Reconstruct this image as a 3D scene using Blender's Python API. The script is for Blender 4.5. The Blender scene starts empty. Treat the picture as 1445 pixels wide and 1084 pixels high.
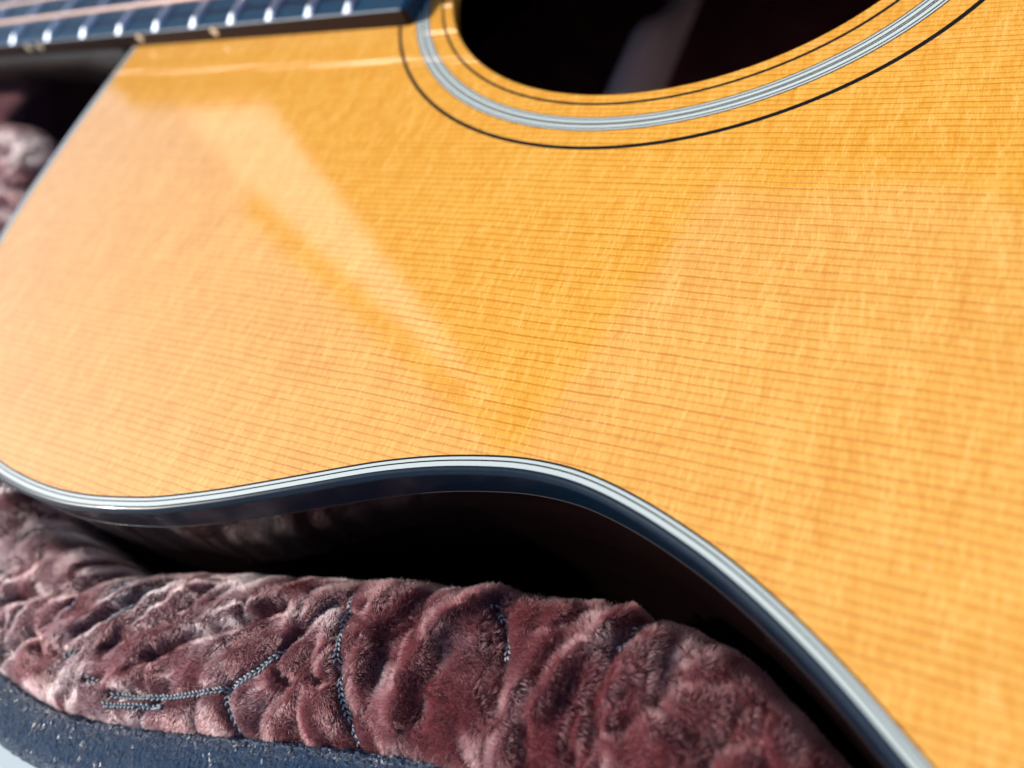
import bpy, math
import numpy as np
from mathutils import Matrix, Vector
from mathutils.geometry import tessellate_polygon

# ------------------------------------------------------------------ camera, world, sun, exposure
scn = bpy.context.scene
C = scn.collection
MM = 0.001
CAM = (57.136, -150.326, 85.313)                      # mm, from the centre of the sound hole on the guitar top
CR = ((0.8642982, 0.3625978, -0.3485849), (-0.1529186, 0.8496637, 0.5046657), (0.4791706, -0.3828766, 0.7898108))
cd = bpy.data.cameras.new('camera')
cam = bpy.data.objects.new('camera', cd); C.objects.link(cam); scn.camera = cam
cam.matrix_world = Matrix(((CR[0][0], CR[1][0], CR[2][0], CAM[0]*MM), (CR[0][1], CR[1][1], CR[2][1], CAM[1]*MM),
                           (CR[0][2], CR[1][2], CR[2][2], CAM[2]*MM), (0, 0, 0, 1)))
cd.sensor_fit = 'HORIZONTAL'; cd.sensor_width = 36.0; cd.lens = 1082.2/1445*36.0
cd.clip_start = 0.004; cd.clip_end = 200.0
cd.dof.use_dof = True; cd.dof.focus_distance = 0.1085; cd.dof.aperture_fstop = cd.lens/2.5

SUN = Vector((-0.725, -0.26, 0.63)).normalized()
w = bpy.data.worlds.new('World'); scn.world = w; w.use_nodes = True
nt = w.node_tree; nt.nodes.clear()
sky = nt.nodes.new('ShaderNodeTexSky'); sky.sky_type = 'NISHITA'; sky.sun_disc = False; sky.dust_density = 1.0; sky.air_density = 1.0; sky.ozone_density = 2.0
sky.sun_elevation = math.asin(SUN.z); sky.sun_rotation = math.atan2(SUN.x, SUN.y)
bg = nt.nodes.new('ShaderNodeBackground'); bg.inputs['Strength'].default_value = 0.12
wo = nt.nodes.new('ShaderNodeOutputWorld')
nt.links.new(sky.outputs[0], bg.inputs[0]); nt.links.new(bg.outputs[0], wo.inputs[0])
sl = bpy.data.lights.new('sun', 'SUN'); sl.energy = 4.2; sl.angle = math.radians(0.6); sl.color = (1.0, 0.95, 0.88)
so = bpy.data.objects.new('sun', sl); C.objects.link(so)
so.rotation_euler = SUN.to_track_quat('Z', 'Y').to_euler()
so.location = (-1, -0.5, 1.5)

scn.view_settings.view_transform = 'Standard'; scn.view_settings.look = 'None'
scn.view_settings.gamma = 1.0; scn.view_settings.use_curve_mapping = False
scn.view_settings.exposure = 0.57
scn.render.engine = 'CYCLES'
scn.cycles.use_denoising = True
scn.cycles.max_bounces = 8; scn.cycles.diffuse_bounces = 5; scn.cycles.glossy_bounces = 4
scn.cycles.caustics_reflective = False; scn.cycles.caustics_refractive = False
try:
    scn.cycles_curves.shape = 'RIBBONS'; scn.cycles_curves.subdivisions = 2
except Exception:
    pass

# ------------------------------------------------------------------ helpers
def tag(o, label=None, cat=None, group=None, kind=None):
    for k, v in (('label', label), ('category', cat), ('group', group), ('kind', kind)):
        if v: o[k] = v
    return o
def empty(name, loc=(0, 0, 0)):
    o = bpy.data.objects.new(name, None); C.objects.link(o); o.location = loc; o.empty_display_size = 0.02
    return o
def mesh(name, V, F, mat, parent=None, smooth=False):
    me = bpy.data.meshes.new(name)
    V = np.asarray(V, float)*MM
    me.from_pydata(V.tolist(), [], [list(map(int, f)) for f in F])
    me.update()
    if smooth: me.polygons.foreach_set('use_smooth', [True]*len(me.polygons))
    me.materials.append(mat)
    o = bpy.data.objects.new(name, me); C.objects.link(o)
    if parent: o.parent = parent
    return o
def grid_faces(nu, nv, closed_u=False, closed_v=False, flip=False):
    F = []
    for i in range(nu if closed_u else nu-1):
        for j in range(nv if closed_v else nv-1):
            a = i*nv+j; b = ((i+1) % nu)*nv+j; c = ((i+1) % nu)*nv+(j+1) % nv; d = i*nv+(j+1) % nv
            F.append((a, d, c, b) if flip else (a, b, c, d))
    return F
class MB:                                              # small collector of boxes / tubes (mm)
    def __init__(s): s.V = []; s.F = []
    def add(s, V, F):
        n = len(s.V); s.V += [tuple(v) for v in V]; s.F += [tuple(i+n for i in f) for f in F]; return s
    def box(s, x0, x1, y0, y1, z0, z1):
        return s.add([(x0,y0,z0),(x1,y0,z0),(x1,y1,z0),(x0,y1,z0),(x0,y0,z1),(x1,y0,z1),(x1,y1,z1),(x0,y1,z1)],
                     [(0,3,2,1),(4,5,6,7),(0,1,5,4),(1,2,6,5),(2,3,7,6),(3,0,4,7)])
    def tube(s, pts, rad, n=8, cap=True):
        pts = np.asarray(pts, float); m = len(pts); rad = np.broadcast_to(rad, (m,))
        V = []
        for i in range(m):
            t = pts[min(i+1, m-1)]-pts[max(i-1, 0)]; t /= np.linalg.norm(t)
            u = np.cross(t, (0, 0, 1.0)); 
            if np.linalg.norm(u) < 1e-3: u = np.array((1.0, 0, 0))
            u /= np.linalg.norm(u); v = np.cross(u, t)
            for k in range(n):
                a = 2*math.pi*k/n; V.append(pts[i]+rad[i]*(math.cos(a)*u+math.sin(a)*v))
        F = [tuple(f) for f in grid_faces(m, n, closed_v=True)]
        if cap: F += [tuple(range(n)), tuple(range((m-1)*n, m*n))[::-1]]
        return s.add(V, F)
    def build(s, name, mat, parent=None, smooth=False): return mesh(name, s.V, s.F, mat, parent, smooth)

# numpy value noise (2-D)
rng = np.random.default_rng(7)
TAB = rng.random((256, 256))
def vnoise(x, y, seed=0):
    x = np.asarray(x, float)+seed*17.31; y = np.asarray(y, float)+seed*41.77
    xi = np.floor(x).astype(int); yi = np.floor(y).astype(int); fx = x-xi; fy = y-yi
    fx = fx*fx*fx*(fx*(fx*6-15)+10); fy = fy*fy*fy*(fy*(fy*6-15)+10)
    g = lambda a, b: TAB[(a) & 255, (b) & 255]
    return (g(xi, yi)*(1-fx)+g(xi+1, yi)*fx)*(1-fy)+(g(xi, yi+1)*(1-fx)+g(xi+1, yi+1)*fx)*fy
def fbm(x, y, seed=0, o=3):
    s = 0; a = 0.5; n = 0
    for k in range(o): s = s+a*vnoise(x*2**k, y*2**k, seed+k); n += a; a *= 0.5
    return s/n*2-1
def resample(P, n, closed=False):                      # smooth Catmull-Rom through P, n even points
    P = np.asarray(P, float)
    Q = np.vstack([P[-1:], P, P[:2]]) if closed else np.vstack([2*P[0]-P[1], P, 2*P[-1]-P[-2]])
    out = []
    for i in range(1, len(Q)-2):
        p0, p1, p2, p3 = Q[i-1], Q[i], Q[i+1], Q[i+2]
        d = [max(np.linalg.norm(b-a), 1e-6)**0.5 for a, b in ((p0, p1), (p1, p2), (p2, p3))]
        t0 = 0; t1 = d[0]; t2 = t1+d[1]; t3 = t2+d[2]
        for t in np.linspace(t1, t2, 24, endpoint=False):
            A1 = (t1-t)/(t1-t0)*p0+(t-t0)/(t1-t0)*p1; A2 = (t2-t)/(t2-t1)*p1+(t-t1)/(t2-t1)*p2; A3 = (t3-t)/(t3-t2)*p2+(t-t2)/(t3-t2)*p3
            B1 = (t2-t)/(t2-t0)*A1+(t-t0)/(t2-t0)*A2; B2 = (t3-t)/(t3-t1)*A2+(t-t1)/(t3-t1)*A3
            out.append((t2-t)/(t2-t1)*B1+(t-t1)/(t2-t1)*B2)
    out.append(P[0] if closed else P[-1]); out = np.array(out)
    s = np.concatenate([[0], np.cumsum(np.linalg.norm(np.diff(out, axis=0), axis=1))])
    q = np.linspace(0, s[-1], n+1)[:-1] if closed else np.linspace(0, s[-1], n)
    return np.stack([np.interp(q, s, out[:, k]) for k in range(out.shape[1])], 1)
def normals2(P, closed=True):
    if closed: t = np.roll(P, -1, 0)-np.roll(P, 1, 0)
    else: t = np.gradient(P, axis=0)
    t /= np.linalg.norm(t, axis=1)[:, None]
    return np.stack([t[:, 1], -t[:, 0]], 1)            # right of travel

# ------------------------------------------------------------------ materials
def new_mat(name):
    m = bpy.data.materials.new(name); m.use_nodes = True
    b = m.node_tree.nodes['Principled BSDF']
    return m, m.node_tree, b
class NB:                                              # node shorthand
    def __init__(s, nt): s.nt = nt
    def n(s, t, **k):
        x = s.nt.nodes.new(t)
        for a, v in k.items(): setattr(x, a, v)
        return x
    def plug(s, a, sock):
        if isinstance(a, (int, float)): sock.default_value = a
        elif isinstance(a, tuple): sock.default_value = a
        else: s.nt.links.new(a, sock)
    def m(s, op, a, b=0.0, c=0.0, clamp=False):
        x = s.n('ShaderNodeMath', operation=op, use_clamp=clamp)
        for i, v in enumerate((a, b, c)): s.plug(v, x.inputs[i])
        return x.outputs[0]
    def xyz(s, x, y, z=0.0):
        c = s.n('ShaderNodeCombineXYZ')
        for i, v in enumerate((x, y, z)): s.plug(v, c.inputs[i])
        return c.outputs[0]
    def noise(s, vec, scale=1.0, detail=2.0, rough=0.5, dist=0.0):
        x = s.n('ShaderNodeTexNoise'); s.plug(vec, x.inputs['Vector'])
        x.inputs['Scale'].default_value = scale; x.inputs['Detail'].default_value = detail
        x.inputs['Roughness'].default_value = rough; x.inputs['Distortion'].default_value = dist
        return x.outputs['Fac']
    def mix(s, f, a, b, blend='MIX'):
        x = s.n('ShaderNodeMix', data_type='RGBA', blend_type=blend); s.plug(f, x.inputs[0])
        s.plug(a, x.inputs[6]); s.plug(b, x.inputs[7]); return x.outputs[2]
    def ramp(s, f, lo, hi):
        x = s.n('ShaderNodeMapRange', interpolation_type='SMOOTHSTEP'); s.plug(f, x.inputs[0])
        x.inputs[1].default_value = lo; x.inputs[2].default_value = hi; return x.outputs[0]
    def bump(s, h, strength, dist, bsdf, sock='Normal'):
        x = s.n('ShaderNodeBump'); x.inputs['Strength'].default_value = strength; x.inputs['Distance'].default_value = dist
        s.plug(h, x.inputs['Height']); s.nt.links.new(x.outputs[0], bsdf.inputs[sock])
def coords_mm(nb):
    tc = nb.n('ShaderNodeTexCoord'); v = nb.n('ShaderNodeVectorMath', operation='SCALE'); v.inputs['Scale'].default_value = 1000.0
    nb.nt.links.new(tc.outputs['Object'], v.inputs[0])
    sp = nb.n('ShaderNodeSeparateXYZ'); nb.nt.links.new(v.outputs[0], sp.inputs[0])
    return v.outputs[0], sp.outputs[0], sp.outputs[1], sp.outputs[2]
def col(r, g, b): return (r, g, b, 1.0)
def simple(name, c, rough=0.5, coat=0.0, crough=0.05, metal=0.0, spec=0.5, var=0.0, scale=0.5, bump=0.0, bdist=0.0002):
    m, t, b = new_mat(name); nb = NB(t); v, x, y, z = coords_mm(nb)
    b.inputs['Roughness'].default_value = rough; b.inputs['Metallic'].default_value = metal
    b.inputs['Specular IOR Level'].default_value = spec
    b.inputs['Coat Weight'].default_value = coat; b.inputs['Coat Roughness'].default_value = crough
    f = nb.noise(v, scale, 4.0, 0.6)
    k = nb.mix(f, col(*[max(0, q*(1-var)) for q in c]), col(*[min(1, q*(1+var)) for q in c]))
    t.links.new(k, b.inputs['Base Color'])
    r = nb.m('ADD', nb.m('MULTIPLY', nb.noise(v, scale*2.3, 3.0), 0.12), rough-0.06, clamp=True); t.links.new(r, b.inputs['Roughness'])
    if bump: nb.bump(f, bump, bdist, b)
    return m

def spruce():
    m, t, b = new_mat('aged_spruce_lacquered'); nb = NB(t); v, x, y, z = coords_mm(nb)
    # slow waviness of the growth rings
    w1 = nb.m('MULTIPLY', nb.m('SUBTRACT', nb.noise(nb.xyz(nb.m('MULTIPLY', x, 0.03), nb.m('MULTIPLY', y, 0.02)), 1.0, 2.0), 0.5), 1.3)
    w2 = nb.m('MULTIPLY', nb.m('SUBTRACT', nb.noise(nb.xyz(nb.m('MULTIPLY', x, 0.16), nb.m('MULTIPLY', y, 0.10), 3.0), 1.0, 2.0), 0.5), 0.30)
    yy = nb.m('ADD', nb.m('ADD', y, w1), w2)
    q = nb.m('MAXIMUM', nb.m('ADD', yy, 72.0), 0.0)
    r = nb.m('ADD', nb.m('MULTIPLY', yy, 0.78), nb.m('MULTIPLY', nb.m('MULTIPLY', q, q), 0.0028))
    r = nb.m('ADD', r, nb.m('MULTIPLY', nb.noise(nb.xyz(0.0, nb.m('MULTIPLY', yy, 0.22), 7.0), 1.0, 2.0), 0.8))
    fr = nb.m('FRACT', r); rid = nb.m('FLOOR', r)
    wn = nb.n('ShaderNodeTexWhiteNoise', noise_dimensions='1D'); t.links.new(rid, wn.inputs['W']); rnd = wn.outputs['Value']
    # late wood: a thin dark line with a soft shoulder on one side
    line = nb.m('POWER', nb.m('MAXIMUM', nb.m('SUBTRACT', 1.0, nb.m('DIVIDE', nb.m('ABSOLUTE', nb.m('SUBTRACT', fr, 0.80)), 0.19)), 0.0), 1.2)
    sh = nb.m('MULTIPLY', nb.m('MULTIPLY', fr, fr), nb.ramp(fr, 1.0, 0.82))
    r2 = nb.m('FRACT', nb.m('ADD', nb.m('MULTIPLY', r, 2.37), nb.m('MULTIPLY', w2, 1.5)))
    fine = nb.m('POWER', nb.m('MAXIMUM', nb.m('SUBTRACT', 1.0, nb.m('DIVIDE', nb.m('ABSOLUTE', nb.m('SUBTRACT', r2, 0.5)), 0.35)), 0.0), 1.5)
    along = nb.ramp(nb.noise(nb.xyz(nb.m('MULTIPLY', x, 0.11), nb.m('MULTIPLY', rid, 3.1), 1.0), 1.0, 3.0, 0.6), 0.25, 0.7)
    dark = nb.m('MULTIPLY', nb.m('ADD', line, nb.m('ADD', nb.m('MULTIPLY', sh, 0.35), nb.m('MULTIPLY', fine, 0.28))), nb.m('ADD', 0.56, nb.m('MULTIPLY', rnd, 0.30)))
    dark = nb.m('MULTIPLY', dark, nb.m('ADD', 0.72, nb.m('MULTIPLY', along, 0.4)))
    # silk: fine streaks straight across the grain, broken from ring to ring
    xs = nb.m('ADD', x, nb.m('MULTIPLY', nb.noise(nb.xyz(nb.m('MULTIPLY', x, 0.05), nb.m('MULTIPLY', y, 0.04), 5.0), 1.0, 1.0), 3.0))
    jit = nb.m('MULTIPLY', rnd, 1.2)
    f1 = nb.noise(nb.xyz(nb.m('MULTIPLY', xs, 7.0), nb.m('MULTIPLY', y, 0.85), jit), 1.0, 2.0, 0.7)
    f2 = nb.noise(nb.xyz(nb.m('MULTIPLY', xs, 1.7), nb.m('MULTIPLY', y, 0.30), nb.m('MULTIPLY', rnd, 0.5)), 1.0, 3.0, 0.65)
    f3 = nb.noise(nb.xyz(nb.m('MULTIPLY', xs, 0.33), nb.m('MULTIPLY', y, 0.05), 2.0), 1.0, 2.0)
    silk = nb.m('ADD', nb.m('ADD', nb.m('MULTIPLY', nb.m('SUBTRACT', f1, 0.5), 1.1), nb.m('MULTIPLY', nb.m('SUBTRACT', f2, 0.5), 1.5)), nb.m('MULTIPLY', nb.m('SUBTRACT', f3, 0.5), 0.7))
    lowf = nb.noise(nb.xyz(nb.m('MULTIPLY', x, 0.02), nb.m('MULTIPLY', y, 0.05), 9.0), 1.0, 3.0)
    base = nb.mix(lowf, col(0.71, 0.325, 0.036), col(0.79, 0.41, 0.066))
    c = nb.mix(nb.m('MULTIPLY', dark, 1.0, clamp=True), base, col(0.50, 0.175, 0.010))
    c = nb.mix(nb.m('MULTIPLY', nb.ramp(silk, -0.1, 0.65), 0.60), c, col(0.90, 0.55, 0.16))  # sheen of the silk painted in as paler streaks
    c = nb.mix(nb.m('MULTIPLY', nb.ramp(silk, 0.05, -0.55), 0.65), c, col(0.56, 0.20, 0.008))
    t.links.new(c, b.inputs['Base Color'])
    b.inputs['Roughness'].default_value = 0.55; b.inputs['Specular IOR Level'].default_value = 0.12
    b.inputs['Coat Weight'].default_value = 1.0; b.inputs['Coat Roughness'].default_value = 0.012; b.inputs['Coat IOR'].default_value = 1.9
    hb = nb.m('ADD', nb.m('MULTIPLY', line, -0.25), nb.m('MULTIPLY', nb.noise(v, 0.12, 2.0), 1.0))
    nb.bump(hb, 0.04, 0.0003, b, 'Coat Normal')
    nb.bump(f1, 0.25, 0.0002, b, 'Normal')
    return m
M_SPRUCE = spruce()

def rosewood(name='dark_rosewood', c0=(0.003, 0.001, 0.001), c1=(0.010, 0.003, 0.003), coat=1.0):
    m, t, b = new_mat(name); nb = NB(t); v, x, y, z = coords_mm(nb)
    g = nb.noise(nb.xyz(nb.m('MULTIPLY', x, 0.03), nb.m('MULTIPLY', y, 0.03), nb.m('MULTIPLY', z, 0.6)), 1.0, 5.0, 0.65, 0.4)
    t.links.new(nb.mix(nb.ramp(g, 0.3, 0.7), col(*c0), col(*c1)), b.inputs['Base Color'])
    b.inputs['Roughness'].default_value = 0.6; b.inputs['Specular IOR Level'].default_value = 0.05; b.inputs['Coat Weight'].default_value = coat; b.inputs['Coat Roughness'].default_value = 0.05; b.inputs['Coat IOR'].default_value = 1.8
    return m
M_ROSE = rosewood()
M_INSIDE = rosewood('bare_rosewood_inside', (0.10, 0.026, 0.024), (0.20, 0.062, 0.052), 0.0)
M_BRACE = simple('spruce_brace', (0.93, 0.72, 0.66), 0.7, var=0.12, scale=0.4)
M_BLACK = simple('black_binding', (0.003, 0.010, 0.020), 0.3, coat=0.28, crough=0.04, spec=0.15, var=0.2)
M_BLINE = simple('black_purfling', (0.006, 0.007, 0.010), 0.5, spec=0.1, coat=0.3, crough=0.05, var=0.2)
M_WLINE = simple('white_purfling', (0.45, 0.50, 0.47), 0.45, coat=1.0, crough=0.05, var=0.05, scale=0.3)
M_WRING = simple('white_rosette_line', (0.52, 0.58, 0.55), 0.45, coat=1.0, crough=0.05, var=0.05, scale=0.3)
M_EBONY = simple('ebony', (0.006, 0.038, 0.078), 0.40, spec=0.2, var=0.35, scale=0.9, bump=0.15)  # blue of the reflected sky is painted into the ebony
M_NICKEL = simple('nickel_fret_wire', (0.66, 0.74, 0.84), 0.27, metal=1.0, var=0.08, scale=1.5)
M_BRONZE = simple('bronze_string', (0.72, 0.50, 0.42), 0.35, metal=1.0, var=0.15, scale=1.2)
M_STEEL = simple('plain_steel_string', (0.7, 0.7, 0.72), 0.25, metal=1.0, var=0.05)
M_DOT = simple('side_dot', (0.75, 0.62, 0.42), 0.5, var=0.1)
M_MAHOG = simple('dark_mahogany', (0.010, 0.005, 0.005), 0.5, spec=0.1, coat=0.15, var=0.3, scale=0.2)
M_BONE = simple('bone', (0.75, 0.70, 0.58), 0.4, var=0.06)

def vinyl():
    m, t, b = new_mat('pebbled_black_vinyl'); nb = NB(t); v, x, y, z = coords_mm(nb)
    vo = nb.n('ShaderNodeTexVoronoi'); vo.feature = 'SMOOTH_F1'; vo.inputs['Scale'].default_value = 1.35; vo.inputs['Smoothness'].default_value = 0.35
    t.links.new(v, vo.inputs['Vector'])
    h = nb.m('ADD', nb.m('MULTIPLY', vo.outputs['Distance'], -1.0), nb.m('MULTIPLY', nb.noise(v, 2.2, 4.0, 0.7), 1.5))
    t.links.new(nb.mix(nb.noise(v, 0.8, 3.0), col(0.003, 0.018, 0.046), col(0.009, 0.042, 0.095)), b.inputs['Base Color'])
    b.inputs['Roughness'].default_value = 0.2; b.inputs['Specular IOR Level'].default_value = 0.6
    nb.bump(h, 0.6, 0.0012, b)
    return m
M_VINYL = vinyl()
M_SEAMTRIM = simple('black_edge_trim', (0.006, 0.007, 0.010), 0.8, spec=0.08, var=0.2)

def plush_cloth(name='burgundy_plush_backing', k=1.0):
    m, t, b = new_mat(name); nb = NB(t); v, x, y, z = coords_mm(nb)
    n1 = nb.noise(v, 0.12, 4.0, 0.6); n2 = nb.noise(v, 3.0, 3.0, 0.7)
    c = nb.mix(nb.ramp(n1, 0.3, 0.7), col(0.070*k, 0.016*k, 0.022*k), col(0.17*k, 0.050*k, 0.058*k))
    c = nb.mix(nb.m('MULTIPLY', nb.ramp(n2, 0.45, 0.8), 0.5), c, col(0.26*k, 0.10*k, 0.11*k))
    t.links.new(c, b.inputs['Base Color'])
    b.inputs['Roughness'].default_value = 0.85; b.inputs['Specular IOR Level'].default_value = 0.2
    b.inputs['Sheen Weight'].default_value = 0.15; b.inputs['Sheen Roughness'].default_value = 0.4
    b.inputs['Sheen Tint'].default_value = col(0.85, 0.55, 0.58)
    nb.bump(n2, 0.9, 0.0012, b)
    return m
M_PLUSH = plush_cloth()
def pile_mat():
    m, t, b = new_mat('burgundy_plush_pile'); nb = NB(t)
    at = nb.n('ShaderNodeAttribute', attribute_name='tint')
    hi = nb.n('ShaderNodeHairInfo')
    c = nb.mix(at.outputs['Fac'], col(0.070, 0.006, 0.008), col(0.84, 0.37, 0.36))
    c = nb.mix(nb.m('MULTIPLY', hi.outputs['Intercept'], 0.16), c, col(0.70, 0.34, 0.35))  # tips painted lighter than roots, imitating sheen and self-shading in the pile
    h = nb.n('ShaderNodeBsdfHairPrincipled'); h.parametrization = 'COLOR'
    t.links.new(c, h.inputs['Color'])
    h.inputs['Roughness'].default_value = 0.42; h.inputs['Radial Roughness'].default_value = 0.55
    t.nodes.remove(b); out = [q for q in t.nodes if q.type == 'OUTPUT_MATERIAL'][0]
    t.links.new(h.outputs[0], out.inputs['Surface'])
    return m
M_PILE = pile_mat()
M_THREAD = simple('grey_blue_thread', (0.26, 0.30, 0.32), 0.7, var=0.25, scale=2.0)
M_GROUND = simple('pale_concrete', (0.36, 0.43, 0.45), 0.85, var=0.08, scale=0.02, bump=0.2, bdist=0.001)
M_DIRT = simple('dark_earth', (0.10, 0.085, 0.06), 0.95, var=0.25, scale=0.01)
M_STUCCO = simple('pink_stucco', (0.93, 0.70, 0.70), 0.9, var=0.06, scale=0.004, bump=0.2, bdist=0.003)
M_ROOF = simple('dark_roof', (0.10, 0.07, 0.06), 0.8, var=0.2, scale=0.01)

# ------------------------------------------------------------------ the ground
mesh('ground', [(-4e4, -4e4, -187), (4e4, -4e4, -187), (4e4, 4e4, -187), (-4e4, 4e4, -187)], [(0, 1, 2, 3)], M_DIRT)
tag(bpy.data.objects['ground'], kind='structure')
tag(MB().box(-1300, 900, -700, 700, -187.5, -127).build('paving_slab', M_GROUND), kind='structure')

# ------------------------------------------------------------------ the guitar body
L = 645.16; XH = 512.41
F = lambda n: L*(1-2**(-n/12))-XH                       # fret n, measured from the sound hole's centre
near = [(-151.6, 0), (-151.2, -14), (-150.6, -26), (-149.6, -42), (-148.4, -57), (-146.9, -69), (-144.9, -83), (-141.6, -96), (-135.6, -110),
        (-126.5, -122.5), (-114.5, -132.5), (-102.0, -138.8), (-89.4, -142.3), (-80.6, -143.3), (-73, -143.5), (-66.4, -143.15), (-60.5, -142.35), (-55.2, -141.3),
        (-47.8, -139.5), (-43.2, -138.0), (-34.8, -134.9), (-28.7, -132.4), (-20.4, -128.9), (-14.5, -126.4), (-8.9, -124.2), (-1.0, -121.7), (6.7, -119.95),
        (11.8, -119.2), (17.7, -119.05), (22.6, -119.6), (29.2, -121.2), (35.6, -123.4), (39.8, -125.15), (45.6, -128.1), (51.6, -131.7), (55.7, -134.5),
        (61.6, -138.9), (75, -149), (95, -162), (120, -175.5), (150, -185), (185, -188), (220, -184), (255, -171), (290, -146), (315, -110), (328, -70), (333, -30), (334, 0)]
near = np.array(near, float)
OUT = np.vstack([near, (near[1:-1]*[1, -1])[::-1]])     # neck end -> near side -> tail -> far side
E0 = resample(OUT, 900, closed=True)
N0 = -normals2(E0)                                     # travelling with the body on the left: flip if needed
if np.mean(np.sum(N0*(E0-[90, 0]), 1)) < 0: N0 = -N0
for _ in range(6): N0 = (np.roll(N0, 1, 0)+N0*2+np.roll(N0, -1, 0))/4
N0 /= np.linalg.norm(N0, axis=1)[:, None]
off = lambda d: E0+N0*d
def at(P, z): return np.column_stack([P, np.full(len(P), z)])

guitar = empty('acoustic_guitar', (0, 0, -104*MM))
tag(guitar, 'glossy amber spruce acoustic guitar lying face up in the plush lined case', 'guitar')
def gpart(o, parent=None):                             # parts are modelled in sound-hole coordinates
    o.parent = parent or guitar
    if parent is None or parent is guitar: o.matrix_parent_inverse = Matrix.Translation((0, 0, 104*MM))
    return o

a = np.linspace(0, 2*math.pi, 240, endpoint=False)
hole = lambda r: np.stack([r*np.cos(a), r*np.sin(a)], 1)
RH = 50.8
tri = tessellate_polygon([[Vector((p[0], p[1], 0)) for p in E0], [Vector((p[0], p[1], 0)) for p in hole(RH+0.35)]])
n = len(E0); k = len(a)
V = np.vstack([at(E0, 0), at(hole(RH+0.35), 0), at(hole(RH+0.1), -0.1), at(hole(RH), -0.4), at(hole(RH), -2.9), at(E0, -2.9)])
FF = []
for t3 in tri:
    p = [V[i] for i in t3]; nz = np.cross(p[1]-p[0], p[2]-p[0])[2]
    FF.append(t3 if nz > 0 else t3[::-1])
for r in range(3):
    o1 = n+r*k; o2 = o1+k
    FF += [(o1+i, o2+i, o2+(i+1) % k, o1+(i+1) % k) for i in range(k)]
o3 = n+3*k; o5 = n+4*k
FF += [tuple(j if j < n else j for j in ()) for _ in ()]
for t3 in tri: FF.append(tuple((o5+i) if i < n else (o3+i-n) for i in t3))
sb = gpart(mesh('soundboard', V, FF, M_SPRUCE, guitar)); sb['label'] = 'amber spruce top with fine parallel grain'

def band(name, d0, d1, mat, parent, ztop=0.0, depth=1.6):
    V = np.vstack([at(off(d0), ztop), at(off(d1), ztop), at(off(d1), ztop-depth), at(off(d0), ztop-depth)])
    F_ = []
    for r in range(3): F_ += [(r*n+i, r*n+(i+1) % n, (r+1)*n+(i+1) % n, (r+1)*n+i) for i in range(n)]
    o = mesh(name, V, F_, mat); fix(o); o.parent = parent; return o
def fix(o):
    import bmesh
    bm = bmesh.new(); bm.from_mesh(o.data); bmesh.ops.recalc_face_normals(bm, faces=bm.faces); bm.to_mesh(o.data); bm.free(); return o
# edge profile: (offset, z, material) - a rounded black binding outside black/white purfling lines
D = [0.0, 0.31, 0.74, 0.96, 1.66]
bind = None
prof = [(D[4], 0.0)]
R = 0.95; DW = 2.75
for q in np.linspace(0, math.pi/2, 8): prof.append((DW-R+R*math.sin(q), -R+R*math.cos(q)))
prof += [(DW, -6.2), (DW-1.3, -6.2), (D[4], -1.6)]
V = np.vstack([at(off(d), z) for d, z in prof]); m_ = len(prof)
Fb = []
for r in range(m_): Fb += [(r*n+i, r*n+(i+1) % n, ((r+1) % m_)*n+(i+1) % n, ((r+1) % m_)*n+i) for i in range(n)]
binding = gpart(fix(mesh('binding', V, Fb, M_BLACK, guitar)))
binding.data.polygons.foreach_set('use_smooth', [True]*len(binding.data.polygons))
try: binding.data.set_sharp_from_angle(angle=math.radians(50))
except Exception: pass
binding['label'] = 'rounded glossy black edge binding'
for i, mt in enumerate((M_BLINE, M_WLINE, M_BLINE, M_WLINE)):
    o = band('purfling', D[i], D[i+1], mt, binding)
# side, with a thin pale line under the binding
V = np.vstack([at(off(DW-0.05), -6.2), at(off(DW-0.02), -6.45), at(off(DW-0.02), -50), at(off(DW-0.02), -103.2), at(off(DW-1.2), -103.9), at(off(0.6), -103.9), at(off(0.2), -6.2)])
Fs = []
for r in range(7): Fs += [(r*n+i, r*n+(i+1) % n, ((r+1) % 7)*n+(i+1) % n, ((r+1) % 7)*n+i) for i in range(n)]
side = gpart(fix(mesh('side', V, Fs, M_ROSE, guitar))); side['label'] = 'dark glossy rosewood side mirroring the plush'
V = np.vstack([at(off(DW+0.03), -6.22), at(off(DW+0.03), -6.42), at(off(DW-0.4), -6.42), at(off(DW-0.4), -6.22)])
Fl = []
for r in range(4): Fl += [(r*n+i, r*n+(i+1) % n, ((r+1) % 4)*n+(i+1) % n, ((r+1) % 4)*n+i) for i in range(n)]
fix(mesh('side_purfling', V, Fl, simple('brown_purfling', (0.05, 0.03, 0.025), 0.6, coat=0.2, var=0.2), side))
# back plate with cross braces
tri2 = tessellate_polygon([[Vector((p[0], p[1], 0)) for p in off(0.5)]])
V = np.vstack([at(off(0.5), -100.6), at(off(0.5), -103.8)])
Fk = [t for t in tri2]+[tuple(n+i for i in t)[::-1] for t in tri2]+[(i, (i+1) % n, n+(i+1) % n, n+i) for i in range(n)]
back = gpart(fix(mesh('back', V, Fk, M_INSIDE, guitar)))
for bx in (-52.0, 60.0, 180.0):
    yb = 118
    ys = np.linspace(-yb, yb, 25); V = []; hh = 15*np.clip((yb-np.abs(ys))/45, 0.12, 1)
    for y_, h_ in zip(ys, hh*1.6): V += [(bx-7, y_, -100.6), (bx-6, y_, -100.6+h_*0.6), (bx, y_, -100.6+h_), (bx+6, y_, -100.6+h_*0.6), (bx+7, y_, -100.6)]
    mesh('back_brace', V, grid_faces(25, 5), M_BRACE, back, True)
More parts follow.
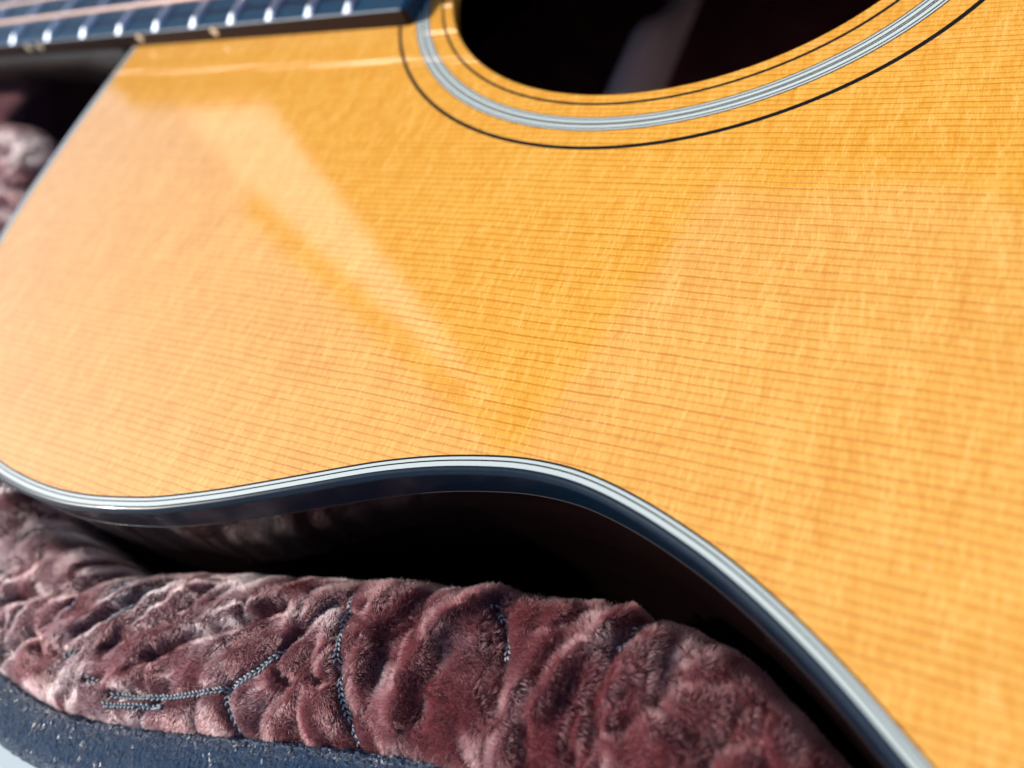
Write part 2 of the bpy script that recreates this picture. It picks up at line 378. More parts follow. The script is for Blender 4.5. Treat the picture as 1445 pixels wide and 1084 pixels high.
# rosette
def ring(r0, r1, mat, parent, name='rosette_ring', z=0.03):
    V = np.vstack([at(hole(r0), z-0.5), at(hole(r0), z), at(hole(r1), z), at(hole(r1), z-0.5)])
    F_ = []
    for r in range(3): F_ += [(r*k+i, (r+1)*k+i, (r+1)*k+(i+1) % k, r*k+(i+1) % k) for i in range(k)]
    return mesh(name, V, F_, mat, parent)
a = np.linspace(0, 2*math.pi, 360, endpoint=False); k = 360
rosette = gpart(empty('rosette')); rosette['label'] = 'sound hole rosette of black and white rings'
ring(52.98, 53.52, M_BLINE, rosette); ring(63.22, 63.98, M_BLINE, rosette)
r = 56.45
for wd, mt in ((.20, 0), (.30, 1), (.25, 0), (.58, 1), (.24, 0), (.10, 1), (.24, 0), (.58, 1), (.25, 0), (.30, 1), (.20, 0)):
    ring(r, r+wd, M_WRING if mt else M_BLINE, rosette); r += wd

# specks of dust on the lacquer
dr_ = np.random.default_rng(19); mb = MB()
for _ in range(90):
    px, py = dr_.uniform(-140, 66), dr_.uniform(-134, -66); q = dr_.uniform(0.035, 0.10); a0 = dr_.uniform(0, 6.28)
    if abs(py) > np.interp(px, near[5:38, 0], -near[5:38, 1])-4: continue
    mb.add([(px+q*dr_.uniform(0.5, 1.3)*math.cos(a0+i*1.05), py+q*dr_.uniform(0.5, 1.3)*math.sin(a0+i*1.05), 0.01) for i in range(6)]+[(px, py, q*0.8)], [(i, (i+1) % 6, 6) for i in range(6)])
o = mb.build('dust', simple('dust', (0.7, 0.66, 0.6), 0.9), sb); o['kind'] = 'stuff'

# ------------------------------------------------------------------ neck, fretboard, frets, strings, bridge
def half(x): return 21.4+6.8*(x+XH)/(F(20)+XH)-1.0
FBT = 5.2; XE = -54.0; XN = -XH
def crown(y, hw): return FBT-1.0*(y/28.0)**2
xs = np.array([XN, -400, -300, -200, -153.8, -120, -80, XE-1.2, XE]); yk = np.linspace(-1, 1, 13)
V = []
for x_ in xs:
    hw = half(x_)-(0.8 if x_ == XE else 0)
    top = FBT-(0.7 if x_ == XE else 0)
    V.append((x_, -hw, 0.02)); V.append((x_, -hw, top-1.0-0.35))
    for q in yk: V.append((x_, q*(hw-0.3), top-1.0*q*q+(0 if abs(q) < 1 else -0.05)))
    V.append((x_, hw, top-1.0-0.35)); V.append((x_, hw, 0.02))
nv = 17
Fz = grid_faces(len(xs), nv, closed_v=True)+[tuple(range(nv)), tuple(range((len(xs)-1)*nv, len(xs)*nv))]
fb = gpart(fix(mesh('fretboard', V, Fz, M_EBONY, guitar))); fb.data.materials.append(simple('dark_ebony_edge', (0.020, 0.009, 0.006), 0.6, spec=0.1, var=0.3, scale=0.6))  # edge material is plain brown, without the painted sky blue
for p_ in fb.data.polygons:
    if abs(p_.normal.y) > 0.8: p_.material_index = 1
fb['label'] = 'dark ebony fretboard overhanging the spruce top'
for i in range(1, 21):
    x_ = F(i); hw = half(x_)-0.15; V = []
    ys = np.concatenate([[-hw, -hw+2.2], np.linspace(-hw+4, hw-4, 9), [hw-2.2, hw]])
    for y_ in ys:
        e = min(1.0, (hw-abs(y_))/2.2); hgt = 1.1*e+0.02; b_ = FBT-1.0*(y_/hw)**2-0.02
        for q in np.linspace(0, math.pi, 12): V.append((x_-1.25*math.cos(q), y_, b_+hgt*math.sin(q)**0.8))
    mesh('fret', V, grid_faces(len(ys), 12)+[tuple(range(12)), tuple(range(len(V)-12, len(V)))[::-1]], M_NICKEL, fb)
for x_ in (F(11)*0.62+F(12)*0.38, F(11)*0.30+F(12)*0.70, (F(14)+F(15))/2, (F(16)+F(17))/2, (F(8)+F(9))/2, (F(6)+F(7))/2, (F(4)+F(5))/2):
    y_ = -half(x_); V = [(x_, y_-0.12, 2.6)]
    V += [(x_+1.1*math.cos(q), y_-0.10, 2.6+1.1*math.sin(q)) for q in np.linspace(0, 2*math.pi, 16, endpoint=False)]
    V += [(x_+1.1*math.cos(q), y_+0.3, 2.6+1.1*math.sin(q)) for q in np.linspace(0, 2*math.pi, 16, endpoint=False)]
    mesh('side_dot', V, [(0, 1+i, 1+(i+1) % 16) for i in range(16)]+[(1+i, 17+i, 17+(i+1) % 16, 1+(i+1) % 16) for i in range(16)], M_DOT, fb)
# neck shaft and heel
V = []; xs = [XN, -420, -330, -240, -190, -172, -162, -156.5]
dep = [14, 15.5, 17, 19, 26, 48, 78, 92]
qs = np.linspace(0, math.pi, 17)
for x_, dp in zip(xs, dep):
    hw = half(x_)-0.3
    for q in qs:
        ww = hw*math.cos(q) if dp < 30 else hw*math.cos(q)*(1-0.45*math.sin(q)*min(1, (dp-26)/60))
        V.append((x_, ww, 0.0-dp*math.sin(q)**0.8))
neck = gpart(fix(mesh('neck', V, grid_faces(len(xs), 17, closed_v=True)+[tuple(range(17)), tuple(range(len(V)-17, len(V)))], M_MAHOG, guitar, True)))
hs = MB().add([(XN-2, -21, 2), (XN-2, 21, 2), (XN-180, 36, -36), (XN-190, 0, -38), (XN-180, -36, -36), (XN-2, -21, -13), (XN-2, 21, -13), (XN-180, 36, -50), (XN-190, 0, -52), (XN-180, -36, -50)],
              [(0, 1, 2, 3, 4), (9, 8, 7, 6, 5), (0, 5, 6, 1), (1, 6, 7, 2), (2, 7, 8, 3), (3, 8, 9, 4), (4, 9, 5, 0)]).build('headstock', M_MAHOG)
gpart(fix(hs))
gpart(MB().box(XN-2.4, XN-0.05, -21, 21, 0, 7.2).build('nut', M_BONE))
XB = L-XH
V = []; pl = []
for y_ in np.linspace(-76, 76, 41):
    q = abs(y_)/76; x0 = XB-9-3*max(0, 1-(q/0.6)**2); x1 = XB+12+9*max(0, 1-(q/0.75)**2)*1.0; h_ = 8.5 if q < 0.5 else 8.5-5.5*min(1, (q-0.5)/0.3)
    V += [(x0, y_, 0.05), (x0+1, y_, h_*0.95), ((x0+x1)/2, y_, h_), (x1-1, y_, h_*0.85), (x1, y_, 0.05)]
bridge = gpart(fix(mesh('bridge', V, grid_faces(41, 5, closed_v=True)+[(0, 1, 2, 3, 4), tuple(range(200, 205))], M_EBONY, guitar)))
MB().box(XB-1.5, XB+1.5, -36, 36, 8.0, 12.0).build('saddle', M_BONE, bridge)
for i in range(6):
    yn = -18+36*i/5; yb = -27.2+54.4*i/5; rad = (0.68, 0.53, 0.41, 0.31, 0.20, 0.15)[i]
    zn = 7.2-1.0*(yn/28)**2; 
    gpart(MB().tube([(XN-1, yn, zn+rad), (XB, yb, 12.0+rad-0.8*(yb/28)**2), (XB+13, yb, 8.6)], rad, 10).build('string', M_BRONZE if i < 4 else M_STEEL, guitar, True))
    MB().tube([(XB+13, yb, 8.2), (XB+13, yb, 10.5), (XB+13, yb, 12)], [2.2, 3.0, 1.2], 10).build('bridge_pin', M_BONE, bridge, True)

# ------------------------------------------------------------------ the case
case = empty('guitar_case', (0, 0, -127*MM))
tag(case, 'open hard guitar case with pebbled blue black vinyl rim and crushed burgundy plush lining', 'guitar case')
def cpart(o, parent=None):
    o.parent = parent or case
    if parent is None: o.matrix_parent_inverse = Matrix.Translation((0, 0, 127*MM))
    return o
ZR = -15.5
rim_ctl = [(-720, -62), (-560, -62), (-420, -60), (-330, -62), (-270, -72), (-235, -92), (-210, -118), (-180, -143), (-150, -158), (-120, -168), (-95, -173.6), (-76.1, -175.6), (-61.5, -175.6), (-46.7, -172.8), (-26.5, -167.1),
           (-5.3, -161.3), (7.4, -158.3), (22, -156.8), (40, -158.5), (60, -165), (90, -181), (130, -201), (185, -215), (235, -208), (280, -186), (320, -150), (350, -105), (364, -50), (368, 0)]
rdg_ctl = [(-720, -46), (-560, -46), (-420, -44), (-330, -36), (-262, -35), (-216, -39), (-192, -54), (-176, -79), (-164, -101), (-150, -116), (-133, -131), (-112, -142), (-92, -148.2), (-74, -151.2), (-65, -152.2), (-51, -147.5), (-32, -142.8), (-10, -137.2),
           (7, -133.8), (26, -131.0), (37, -131.6), (47, -135.4), (62, -146), (90, -164), (130, -184), (185, -196), (230, -191), (270, -172), (305, -140), (332, -98), (345, -48), (348, 0)]
NS = 1500
RIM = resample(rim_ctl, NS); 
RDGr = resample(rdg_ctl, NS)
# pair the two curves: nearest ridge point along the rim's parameter, kept monotone by a control-point warp
def warp_pair(a_ctl, b_ctl):
    def par(ctl, n_):
        P = resample(ctl, 4000); s = np.concatenate([[0], np.cumsum(np.linalg.norm(np.diff(P, axis=0), axis=1))]); return P, s/s[-1]
    PA, sa = par(a_ctl, 0); PB, sb = par(b_ctl, 0)
    ua = []; ub = []
    for x0, x1 in ((-720, -720), (-420, -420), (-262, -262), (-210, -176), (-150, -133), (-76.1, -74), (-26.5, -20), (7.4, 10), (40, 37), (90, 90), (185, 185), (280, 270), (350, 332), (368, 348)):
        ua.append(sa[np.argmin(np.abs(PA[:, 0]-x0))]); ub.append(sb[np.argmin(np.abs(PB[:, 0]-x1))])
    u = np.linspace(0, 1, NS); v = np.interp(u, ua, ub)
    for _ in range(400): v[1:-1] = (v[:-2]+v[2:])/2*0.5+v[1:-1]*0.5
    return np.stack([np.interp(u, sa, PA[:, k]) for k in (0, 1)], 1), np.stack([np.interp(v, sb, PB[:, k]) for k in (0, 1)], 1)
RIM, RDG = warp_pair(rim_ctl, rdg_ctl)
NR = normals2(RIM, False)
if np.mean(NR[:, 1]) > 0: NR = -NR                     # outward (towards -y on the near side)
# fold lines traced on the padding (x, y in mm): (polyline, depth, width); negative depth = crest
FOLDS = [
 ([(-25.5, -146.9), (-32.6, -152.5), (-39.6, -156.4), (-45.5, -161.5)], 3.8, 1.3),
 ([(-53.0, -150.5), (-57.0, -156), (-62, -163)], 2.6, 1.2), ([(-48.0, -152.5), (-52.0, -158.5), (-55, -163)], 2.6, 1.1),
 ([(-56.5, -153.5), (-60, -159), (-66, -166)], -1.3, 1.5), ([(-44, -149.5), (-49, -155.5), (-53, -160)], -1.3, 1.6),
 ([(-15.9, -140.1), (-12.8, -147.9), (-8.9, -154.8), (-4.7, -160.6)], 1.3, 1.0),
 ([(-17.3, -144.0), (-20.3, -150.3), (-23.7, -156.3), (-27.4, -160.4)], 1.2, 1.0),
 ([(-27.4, -160.4), (-37.7, -165.1), (-50.1, -169.1)], 1.2, 1.0), ([(-27.8, -160.8), (-24.5, -166)], 1.1, 0.9),
 ([(-50.9, -149.5), (-54.0, -154.2), (-57.8, -159.8)], 1.0, 0.8),
 ([(7.5, -135.6), (11.2, -139.2), (13.5, -143), (15, -149)], 1.7, 1.1), ([(5.5, -134.5), (3.0, -141), (0.0, -149), (0.5, -157)], -1.5, 1.6),
 ([(-4, -138.5), (-3.5, -145), (-4.0, -152)], 1.7, 1.6), ([(-10.5, -138.5), (-8.5, -145), (-7, -152)], -1.0, 1.3),
 ([(17.5, -134), (18.0, -139), (16.5, -146), (17, -155)], -1.2, 1.4), ([(28.9, -130.5), (27.9, -134.0), (27.0, -137.5), (26, -144)], 1.5, 0.9),
 ([(26.2, -131), (24.5, -135.5), (21.5, -141), (19.5, -148)], -1.5, 1.0), ([(33, -134), (33.5, -139), (31, -146)], 1.8, 1.4), ([(33, -141), (38, -143.5), (44, -142)], 1.6, 1.1),
 ([(36, -138), (41.5, -136.5)], 0.9, 0.8), ([(43, -139), (41, -146), (43, -155)], 1.5, 1.2),
 ([(-84, -163.5), (-76, -160), (-70, -157.5), (-66, -153.5)], 3.2, 1.3), ([(-78, -170), (-73, -166.5), (-69, -167.5)], 2.6, 1.0), ([(-70, -172), (-64, -165), (-60, -160)], 1.2, 1.1), ([(-90, -160), (-84, -155)], 1.6, 1.6),
 ([(-38, -148), (-40, -153)], 0.8, 1.2), ([(-33, -158), (-29, -153), (-24, -149.5)], 0.9, 1.3), ([(-22, -163), (-18, -156), (-16, -150)], 1.2, 1.2), ([(-14.5, -163), (-15.5, -157)], 1.0, 1.0),
]
cr_ = np.random.default_rng(41)                         # many small sharp creases between the traced folds
for _ in range(110):
    x0 = cr_.uniform(-115, 70); f_ = min(1.0, max(0.0, (5-x0)/40)); a0 = (1-f_)*cr_.normal(-1.65, 0.35)+f_*cr_.normal(-2.25, 0.4)
    yr = np.interp(x0, [p[0] for p in rim_ctl], [p[1] for p in rim_ctl]); yd = np.interp(x0, [p[0] for p in rdg_ctl], [p[1] for p in rdg_ctl])
    y0 = yd+(yr-yd)*cr_.uniform(0.0, 0.85); ln_ = cr_.uniform(2.5, 8.5); bend = cr_.normal(0, 0.35); pts_ = [(x0, y0)]
    for q in range(3): pts_.append((pts_[-1][0]+ln_/3*math.cos(a0+bend*q), pts_[-1][1]+ln_/3*math.sin(a0+bend*q)))
    FOLDS.append((pts_, cr_.uniform(0.7, 1.9), cr_.uniform(0.45, 0.8)))
def pdist(X, Y, poly):
    d = np.full(X.shape, 1e9)
    for (x0, y0), (x1, y1) in zip(poly[:-1], poly[1:]):
        ux, uy = x1-x0, y1-y0; t = np.clip(((X-x0)*ux+(Y-y0)*uy)/(ux*ux+uy*uy), 0, 1)
        d = np.minimum(d, np.hypot(X-x0-t*ux, Y-y0-t*uy))
    return d
def relief(X, Y, T):
    wn = 1.0*fbm(X*0.11, Y*0.11, 1, 3)
    warp = 3.0*fbm(X*0.09, Y*0.09, 5, 2)
    q = (X+0.35*(Y+150)+warp)*0.16
    wn = wn+0.35*(1-2*np.abs(fbm(q, Y*0.045, 9, 2)))-0.5
    wn = wn*np.clip(1.0-(-X)/90, 0.55, 1)+0.4*fbm(X*0.42, Y*0.36, 13, 2)
    for poly, dp, wd in FOLDS:
        x0 = min(p[0] for p in poly)-9; x1 = max(p[0] for p in poly)+9
        mk = (X > x0) & (X < x1)
        if mk.any():
            d = pdist(X[mk]+0.5*fbm(X[mk]*0.6, Y[mk]*0.6, 31, 1), Y[mk], poly); wn[mk] = wn[mk]-dp*np.exp(-(d/(wd*0.85))**2)*1.15
    return wn
# cross profile (t, z): outer seam -> padded top -> ridge -> down the inner wall
NT = 74
tt = np.linspace(0, 1, NT)
def profile():
    pts = np.array([(0.03, -2.6), (0.05, -1.0), (0.10, 0.6), (0.2, 2.2), (0.4, 3.2), (0.62, 3.3), (0.78, 2.6), (0.90, 1.2), (0.97, -1.6), (1.04, -6), (1.03, -20), (1.02, -50), (1.02, -88.7)])
    s = np.concatenate([np.linspace(0, 0.66, 9), [0.76, 0.84, 0.92, 1.0]])
    return np.interp(tt, s, pts[:, 0]), np.interp(tt, s, pts[:, 1])
PT, PZ = profile()
ker = np.array([1, 2, 3, 2, 1])/9.0
for A in (PT, PZ):
    B_ = np.convolve(np.pad(A, 2, 'edge'), ker, 'valid'); A[1:-1] = B_[1:-1]
X = RIM[:, None, 0]*(1-PT)+RDG[:, None, 0]*PT; Y = RIM[:, None, 1]*(1-PT)+RDG[:, None, 1]*PT
Z = np.broadcast_to(ZR+PZ, X.shape).copy()
fade = np.clip(np.minimum(tt/0.06, 1), 0, 1)*np.clip(1-(tt-0.72)/0.2, 0.25, 1)
rl = relief(X, Y, tt[None, :])*fade
Z = Z+rl*np.clip(1.15-(tt-0.55)/0.25, 0, 1)[None, :]
inw = np.clip((tt-0.55)/0.2, 0, 1)[None, :]*rl*0.8      # on the inner wall the folds push sideways
X = X-NR[:, None, 0]*inw; Y = Y-NR[:, None, 1]*inw
G = np.stack([X, Y, Z], 2)
pad = cpart(fix(mesh('padded_lining', G.reshape(-1, 3), grid_faces(NS, NT), M_PLUSH, case, True)))
pad['label'] = 'crushed burgundy plush padding with wrinkled folds'
# far side, mirrored (nothing of it shows, its coarser copy closes the case)
Gm = G[::6, ::2]*[1, -1, 1]
o = cpart(fix(mesh('padded_lining', Gm.reshape(-1, 3), grid_faces(Gm.shape[0], Gm.shape[1]), M_PLUSH, case, True)))
# floor lining and shell
ring2 = np.vstack([RIM[::5], (RIM[::5]*[1, -1])[::-1]])
RIMN = np.vstack([NR[::5], (NR[::5]*[1, -1])[::-1]])
m2 = len(ring2)
t2 = tessellate_polygon([[Vector((p[0], p[1], 0)) for p in ring2]])
cpart(fix(mesh('floor_lining', np.vstack([at(ring2, -104.1), at(ring2, -107)]), list(t2)+[tuple(m2+i for i in t)[::-1] for t in t2]+[(i, (i+1) % m2, m2+(i+1) % m2, m2+i) for i in range(m2)], M_PLUSH, case)))
# (offset outwards from the lining seam, z) of the vinyl wall
pr = [(-0.9, -40), (-0.9, -19.5), (-0.7, -18.2), (-0.1, -17.1), (1.4, -16.3), (4.4, -15.9), (6.4, -16.4), (7.8, -17.6), (8.5, -19.5), (8.8, -26), (8.8, -118), (7.5, -125), (4, -126.9), (-6, -126.9), (-6, -108)]
sr_ = np.concatenate([[0], np.cumsum(np.linalg.norm(np.diff(RIM, axis=0), axis=1))])
sa_, sb_ = sr_[int(np.argmin(np.abs(RIM[:, 0]+125)))], sr_[int(np.argmin(np.abs(RIM[:, 0]-30)))]
sq = np.concatenate([np.arange(0, sa_, 6.0), np.arange(sa_, sb_, 0.24), np.arange(sb_, sr_[-1], 6.0), [sr_[-1]]])
RF = np.stack([np.interp(sq, sr_, RIM[:, q]) for q in (0, 1)], 1); NF = np.stack([np.interp(sq, sr_, NR[:, q]) for q in (0, 1)], 1)
far = np.stack([RF[::-12, 0], -RF[::-12, 1]], 1); nfar = np.stack([NF[::-12, 0], -NF[::-12, 1]], 1)
RF = np.vstack([RF, far]); NF = np.vstack([NF, nfar])
prd = []
for (d0, z0), (d1, z1) in zip(pr[:-1], pr[1:]):
    ln_ = math.hypot(d1-d0, z1-z0); k_ = max(1, int(ln_/0.26)) if z0 > -26.5 and z1 > -26.5 else 1
    prd += [(d0+(d1-d0)*q/k_, z0+(z1-z0)*q/k_) for q in range(k_)]
prd.append(pr[-1]); prd = np.array(prd); m3 = len(prd); mF = len(RF)
prc = np.array([np.convolve(np.pad(prd[:, q], 2, 'edge'), [0.1, 0.2, 0.4, 0.2, 0.1], 'valid') for q in (0, 1)]).T
pd = prc-[4.4, -20.0]; pd /= np.linalg.norm(pd, axis=1)[:, None]
arc = np.concatenate([[0], np.cumsum(np.linalg.norm(np.diff(prd, axis=0), axis=1))])
sl_ = np.concatenate([sq, np.zeros(len(far))])
V = []
for j in range(m3):
    hgt = np.zeros(mF)
    if prd[j, 1] > -26.5:
        A_ = sl_*0.95; B2 = np.full(mF, arc[j]*0.95)
        hgt = 0.16*(1-2*np.abs(vnoise(A_+0.4*vnoise(A_*1.7, B2*1.7, 77), B2, 71)*2-1))+0.10*(vnoise(A_*2.1, B2*2.1, 73)*2-1)
        hgt[len(sq):] = 0
    V.append(np.column_stack([RF+NF*(prc[j, 0]+pd[j, 0]*hgt)[:, None], prc[j, 1]+pd[j, 1]*hgt]))
V = np.vstack(V)
Fsh = []
for r in range(m3-1): Fsh += [(r*mF+i, r*mF+i+1, (r+1)*mF+i+1, (r+1)*mF+i) for i in range(mF-1)]
shell = cpart(fix(mesh('vinyl_shell', V, Fsh, M_VINYL, case, True))); shell['label'] = 'pebbled blue black vinyl case wall and rounded rim'
V = np.vstack([at(ring2+RIMN*d, z) for d, z in ((-2.0, -21.5), (-1.8, -20.0), (-1.1, -20.0), (-0.91, -21.5))])
Ft = []
for r in range(3): Ft += [(r*m2+i, r*m2+i+1, (r+1)*m2+i+1, (r+1)*m2+i) for i in range(m2-1)]
cpart(fix(mesh('edge_trim', V, Ft, M_SEAMTRIM, case)))
cpart(fix(mesh('bottom_panel', np.vstack([at(ring2, -107.2), at(ring2, -126.8)]), list(t2)+[tuple(m2+i for i in t)[::-1] for t in t2]+[(i, (i+1) % m2, m2+(i+1) % m2, m2+i) for i in range(m2)], M_VINYL, case)))
# the open lid, standing upright on the hinges of the far side
HY = 224.0
lid = cpart(empty('lid')); lid.location = (0, HY*MM, -17*MM); lid.matrix_parent_inverse = Matrix.Translation((0, 0, 127*MM))
lid.rotation_euler = (math.radians(-8), 0, 0)
lr = ring2+RIMN*9.3
P2 = np.column_stack([lr[:, 0], np.zeros(m2), -lr[:, 1]+HY-4])   # height above the hinge
V = np.vstack([P2+[0, 0, 0], P2+[0, 48, 0], (P2-[0, 0, 220])*[0.985, 1, 0.96]+[0, 44, 220], (P2-[0, 0, 220])*[0.985, 1, 0.96]+[0, 0, 220]])
t4 = tessellate_polygon([[Vector((p[0], p[2], 0)) for p in P2]])
mesh('lid_shell', V[:2*m2], [(i, (i+1) % m2, m2+(i+1) % m2, m2+i) for i in range(m2)]+[tuple(m2+i for i in t) for t in t4], M_VINYL, lid)
mesh('lid_lining', V[2*m2:], [(i, (i+1) % m2, m2+(i+1) % m2, m2+i) for i in range(m2)]+[tuple(i for i in t) for t in t4], M_PLUSH, lid)

# plush covered accessory compartment that carries the neck
V = []
us = np.linspace(0, 1, 30); vs = np.linspace(0, 1, 40)
for u in us:
    for v_ in vs:
        xx = -352+104*u; yy = -33+66*v_; ed = min(u*104, (1-u)*104, v_*66, (1-v_)*66)
        V.append((xx, yy, -20.5-5*max(0, 1-ed/7)**2+0.6*float(fbm(xx*0.1, yy*0.1, 3, 2))-(0.6 if ed > 7 else 0)))
top_n = len(V); nu_, nv_ = 30, 40
bd = [i*nv_ for i in range(nu_)]+[(nu_-1)*nv_+j for j in range(1, nv_)]+[i*nv_+nv_-1 for i in range(nu_-2, -1, -1)]+[j for j in range(nv_-2, 0, -1)]
V += [(V[i][0], V[i][1], -104.0) for i in bd]
comp = cpart(fix(mesh('accessory_compartment', V, grid_faces(nu_, nv_)+[(bd[i], bd[(i+1) % len(bd)], top_n+(i+1) % len(bd), top_n+i) for i in range(len(bd))], M_PLUSH, case, True)))
comp['label'] = 'plush covered box under the neck'

# seams: chain stitched grey-blue thread sunk into the plush
def surf_z(px, py):                                    # padded surface height by nearest grid vertex on its top
    g = G[:, :56].reshape(-1, 3); sel = g[(np.abs(g[:, 0]-px) < 2.0) & (np.abs(g[:, 1]-py) < 2.0)]
    if len(sel) == 0: return ZR+3.5
    d = np.hypot(sel[:, 0]-px, sel[:, 1]-py); i = np.argsort(d)[:4]; wt = 1/(d[i]+0.02); return float(np.sum(sel[i, 2]*wt)/wt.sum())
SEAMS = [[(-15.9, -140.6), (-12.8, -147.9), (-8.9, -154.8), (-4.7, -160.3)], [(-17.3, -144.0), (-20.3, -150.3), (-23.7, -156.3), (-27.4, -160.4)],
         [(-27.4, -160.4), (-37.7, -165.1), (-50.1, -169.1)], [(-38.5, -166.9), (-45, -169), (-50.5, -170.8)], [(-27.8, -160.8), (-24.5, -165.8)], [(-50.9, -149.5), (-54.0, -154.2), (-57.8, -159.8)],
         [(7.5, -136.3), (11.2, -139.2), (13.5, -143.2)], [(28.9, -130.8), (27.9, -134.0), (27.0, -137.2)],
         [(-61.4, -152.6), (-60.0, -155.8)], [(-68.5, -157.5), (-66.0, -161.0)], [(-62.5, -167.0), (-59.5, -165.2)], [(-55.5, -168.4), (-52.4, -168.0)]]
sr = np.random.default_rng(3)
for poly in SEAMS:
    P = resample(poly, max(4, int(sum(math.dist(a_, b_) for a_, b_ in zip(poly[:-1], poly[1:]))/0.72)))
    mb = MB()
    for i in range(len(P)-1):
        t = P[i+1]-P[i]; t /= np.linalg.norm(t); nn = np.array((-t[1], t[0]))
        for sg in (-1, 1):
            p0 = P[i]+nn*sg*0.40+t*0.40+sr.normal(0, 0.05, 2); p1 = P[i]+nn*sg*0.05-t*0.28+sr.normal(0, 0.05, 2)
            q = []
            for u in (0, 0.33, 0.67, 1.0):
                pp = p0*(1-u)+p1*u; q.append((pp[0], pp[1], surf_z(pp[0], pp[1])+0.22+0.18*math.sin(math.pi*u)))
            mb.tube(q, [0.09, 0.18, 0.18, 0.09], 6)
    o = mb.build('stitched_seam', M_THREAD, pad, True)

# pile: fine fibres standing on the padding
def pile(s0, s1, t0, t1, count, seed, length, rad, parent):
    r_ = np.random.default_rng(seed)
    u = s0+(s1-s0)*r_.random(count); v = t0+(t1-t0)*r_.random(count)
    iu = np.clip(u.astype(int), 0, NS-2); iv = np.clip(v.astype(int), 0, NT-2); fu = (u-iu)[:, None]; fv = (v-iv)[:, None]
    g00 = G[iu, iv]; g10 = G[iu+1, iv]; g01 = G[iu, iv+1]; g11 = G[iu+1, iv+1]
    P = (g00*(1-fu)+g10*fu)*(1-fv)+(g01*(1-fu)+g11*fu)*fv
    du = g10-g00+g11-g01; dv = g01-g00+g11-g10
    N = np.cross(du, dv); N /= np.linalg.norm(N, axis=1)[:, None]
    up = N[:, 2] < -0.15; N[up] *= -1
    keep = np.ones(count, bool)
    # thin the pile by area so that density stays even
    area = np.linalg.norm(np.cross(du/2, dv/2), axis=1); keep &= r_.random(count) < area/np.quantile(area, 0.97)
    sd = np.full(count, 1e9)
    for poly in SEAMS: sd = np.minimum(sd, pdist(P[:, 0], P[:, 1], poly))
    keep &= ~((sd < 0.5) & (r_.random(count) < 0.5))
    P = P[keep]; N = N[keep]; m = len(P); sd = sd[keep]
    T = du[keep]/np.linalg.norm(du[keep], axis=1)[:, None]; Bv = np.cross(N, T)
    # crushed nap: patches of fibres lean different ways
    ang = 2.6*math.pi*fbm(P[:, 0]*0.085+3, P[:, 1]*0.085, 21, 2)+1.2*fbm(P[:, 0]*0.33, P[:, 1]*0.33, 25, 2)+r_.normal(0, 0.35, m)
    flat = np.clip((8-P[:, 0])/45, 0, 1)                  # the pile is crushed flat towards the neck end, upright at the waist; also grades the painted tint
    lean = np.clip(0.45+1.0*flat+(0.6+0.9*flat)*fbm(P[:, 0]*0.13, P[:, 1]*0.13, 28, 2)+r_.normal(0, 0.18, m), 0.05, 2.4)
    dirv = N+lean[:, None]*(np.cos(ang)[:, None]*T+np.sin(ang)[:, None]*Bv)+r_.normal(0, 0.25, (m, 3))
    dirv /= np.linalg.norm(dirv, axis=1)[:, None]
    ln = length*(1-0.22*flat)*(0.75+0.5*r_.random(m))*np.clip(sd/1.6, 0.45, 1.0)
    ln = np.where(r_.random(m) < 0.004, ln*1.7, ln)
    mid = P+dirv*ln[:, None]*0.55+N*ln[:, None]*0.10
    tip = P+dirv*ln[:, None]
    pts = np.stack([P-N*0.1, mid, tip], 1).reshape(-1, 3)*MM
    hc = bpy.data.hair_curves.new('pile')
    hc.add_curves([3]*m)
    hc.attributes['position'].data.foreach_set('vector', pts.astype(np.float32).ravel())
    ra = hc.attributes.get('radius') or hc.attributes.new('radius', 'FLOAT', 'POINT')
    ra.data.foreach_set('value', np.tile(np.array([rad, rad*0.9, rad*0.35])*MM, m).astype(np.float32))
    ti = hc.attributes.new('tint', 'FLOAT', 'CURVE')
    tv = np.clip(-0.18+0.70*flat+1.25*fbm(P[:, 0]*0.12, P[:, 1]*0.12, 33, 3)+r_.normal(0, 0.16, m), 0, 1)  # fibres painted darker away from the neck, standing in for shade there
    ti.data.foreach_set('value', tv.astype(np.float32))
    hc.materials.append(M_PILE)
    o = bpy.data.objects.new('pile', hc); C.objects.link(o); o.parent = parent; o['kind'] = 'stuff'
    return o
sidx = lambda x: int(np.argmin(np.abs(RIM[:, 0]-x)))
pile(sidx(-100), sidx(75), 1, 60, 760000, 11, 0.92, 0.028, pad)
pile(sidx(-330), sidx(-100), 1, 60, 170000, 12, 1.3, 0.05, pad)

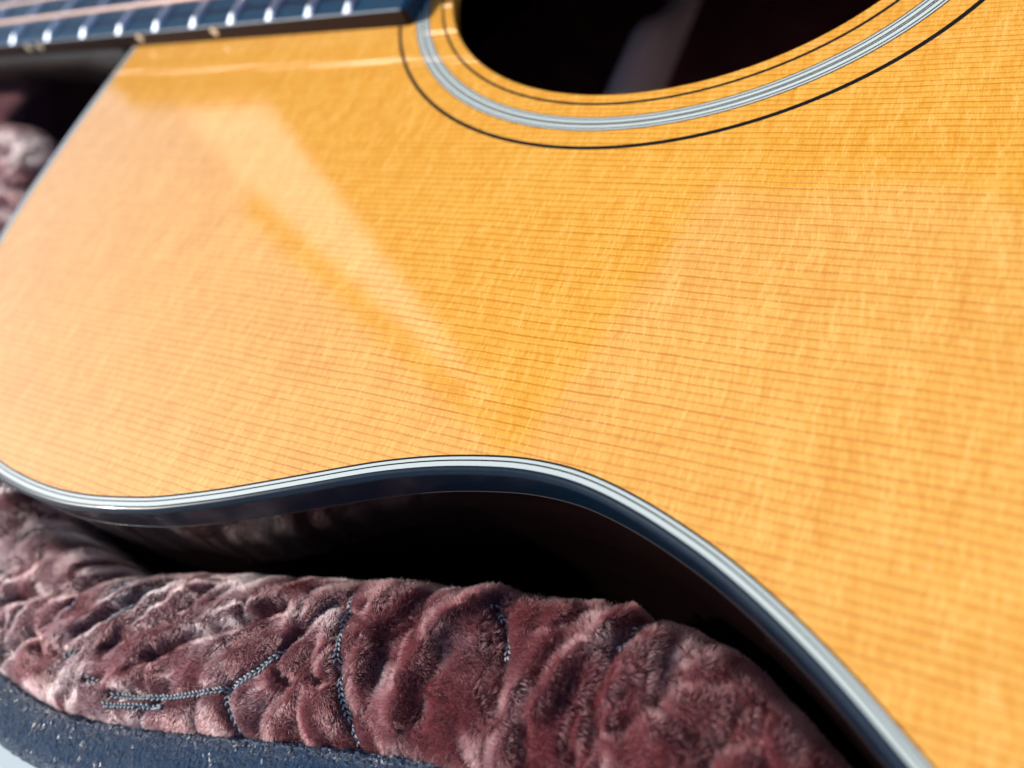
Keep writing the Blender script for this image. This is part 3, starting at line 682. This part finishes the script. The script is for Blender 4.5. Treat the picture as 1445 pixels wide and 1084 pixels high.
# ------------------------------------------------------------------ unseen building corner, added only to mirror a streak and dark V in the lacquer
added_house = empty('added_house', (-3.3, 2.24, -0.187))
tag(added_house, 'unseen pink stucco building corner added to mirror as a pale streak in the guitar top', 'added_house')
def hp(o): o.parent = added_house; return o
c0 = np.array((0.0, 0.0)); dr = np.array((0.6, 2.16)); dr /= np.linalg.norm(dr); dl = np.array((-0.895, 0.446)); dl /= np.linalg.norm(dl)
LR, LL, HH = 4.6, 5.6, 5.9
cr = [c0, c0+dr*LR, c0+dr*LR+dl*LL, c0+dl*LL]
V = [(p[0]*1000, p[1]*1000, z) for z in (0, HH*1000) for p in cr]
hp(fix(mesh('wall', V, [(0, 1, 5, 4), (1, 2, 6, 5), (2, 3, 7, 6), (3, 0, 4, 7), (4, 5, 6, 7)], M_STUCCO)))
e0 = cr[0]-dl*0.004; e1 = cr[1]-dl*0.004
V = [(p[0]*1000, p[1]*1000, z) for z in (1, HH*1000-2) for p in (e0-dl*0.03, e1-dl*0.03, e1, e0)]  # dark panel added so this wall face mirrors dark, shade put in its colour
o = hp(fix(mesh('shade_panel', V, [(0, 1, 2, 3), (4, 5, 6, 7), (0, 1, 5, 4), (1, 2, 6, 5), (2, 3, 7, 6), (3, 0, 4, 7)], simple('painted_shade', (0.035, 0.022, 0.014), 0.8, var=0.3, scale=0.004))))
o['label'] = 'dark panel painting shade onto the wall face turned from the sun'
mid0 = (cr[0]+cr[3])/2-dr*0.25; mid1 = (cr[1]+cr[2])/2+dr*0.25
V = [tuple(np.append((cr[0]-dr*0.25-dl*0.25), HH)*1000), tuple(np.append((cr[1]+dr*0.25-dl*0.25), HH)*1000), tuple(np.append((cr[2]+dr*0.25+dl*0.25), HH)*1000), tuple(np.append((cr[3]-dr*0.25+dl*0.25), HH)*1000),
     tuple(np.append(mid0, HH+0.9)*1000), tuple(np.append(mid1, HH+0.9)*1000)]
V = [(x, y, z+6) for x, y, z in V]
hp(fix(mesh('roof', V, [(0, 1, 5, 4), (2, 3, 4, 5), (0, 4, 3), (1, 2, 5), (0, 3, 2, 1)], M_ROOF)))
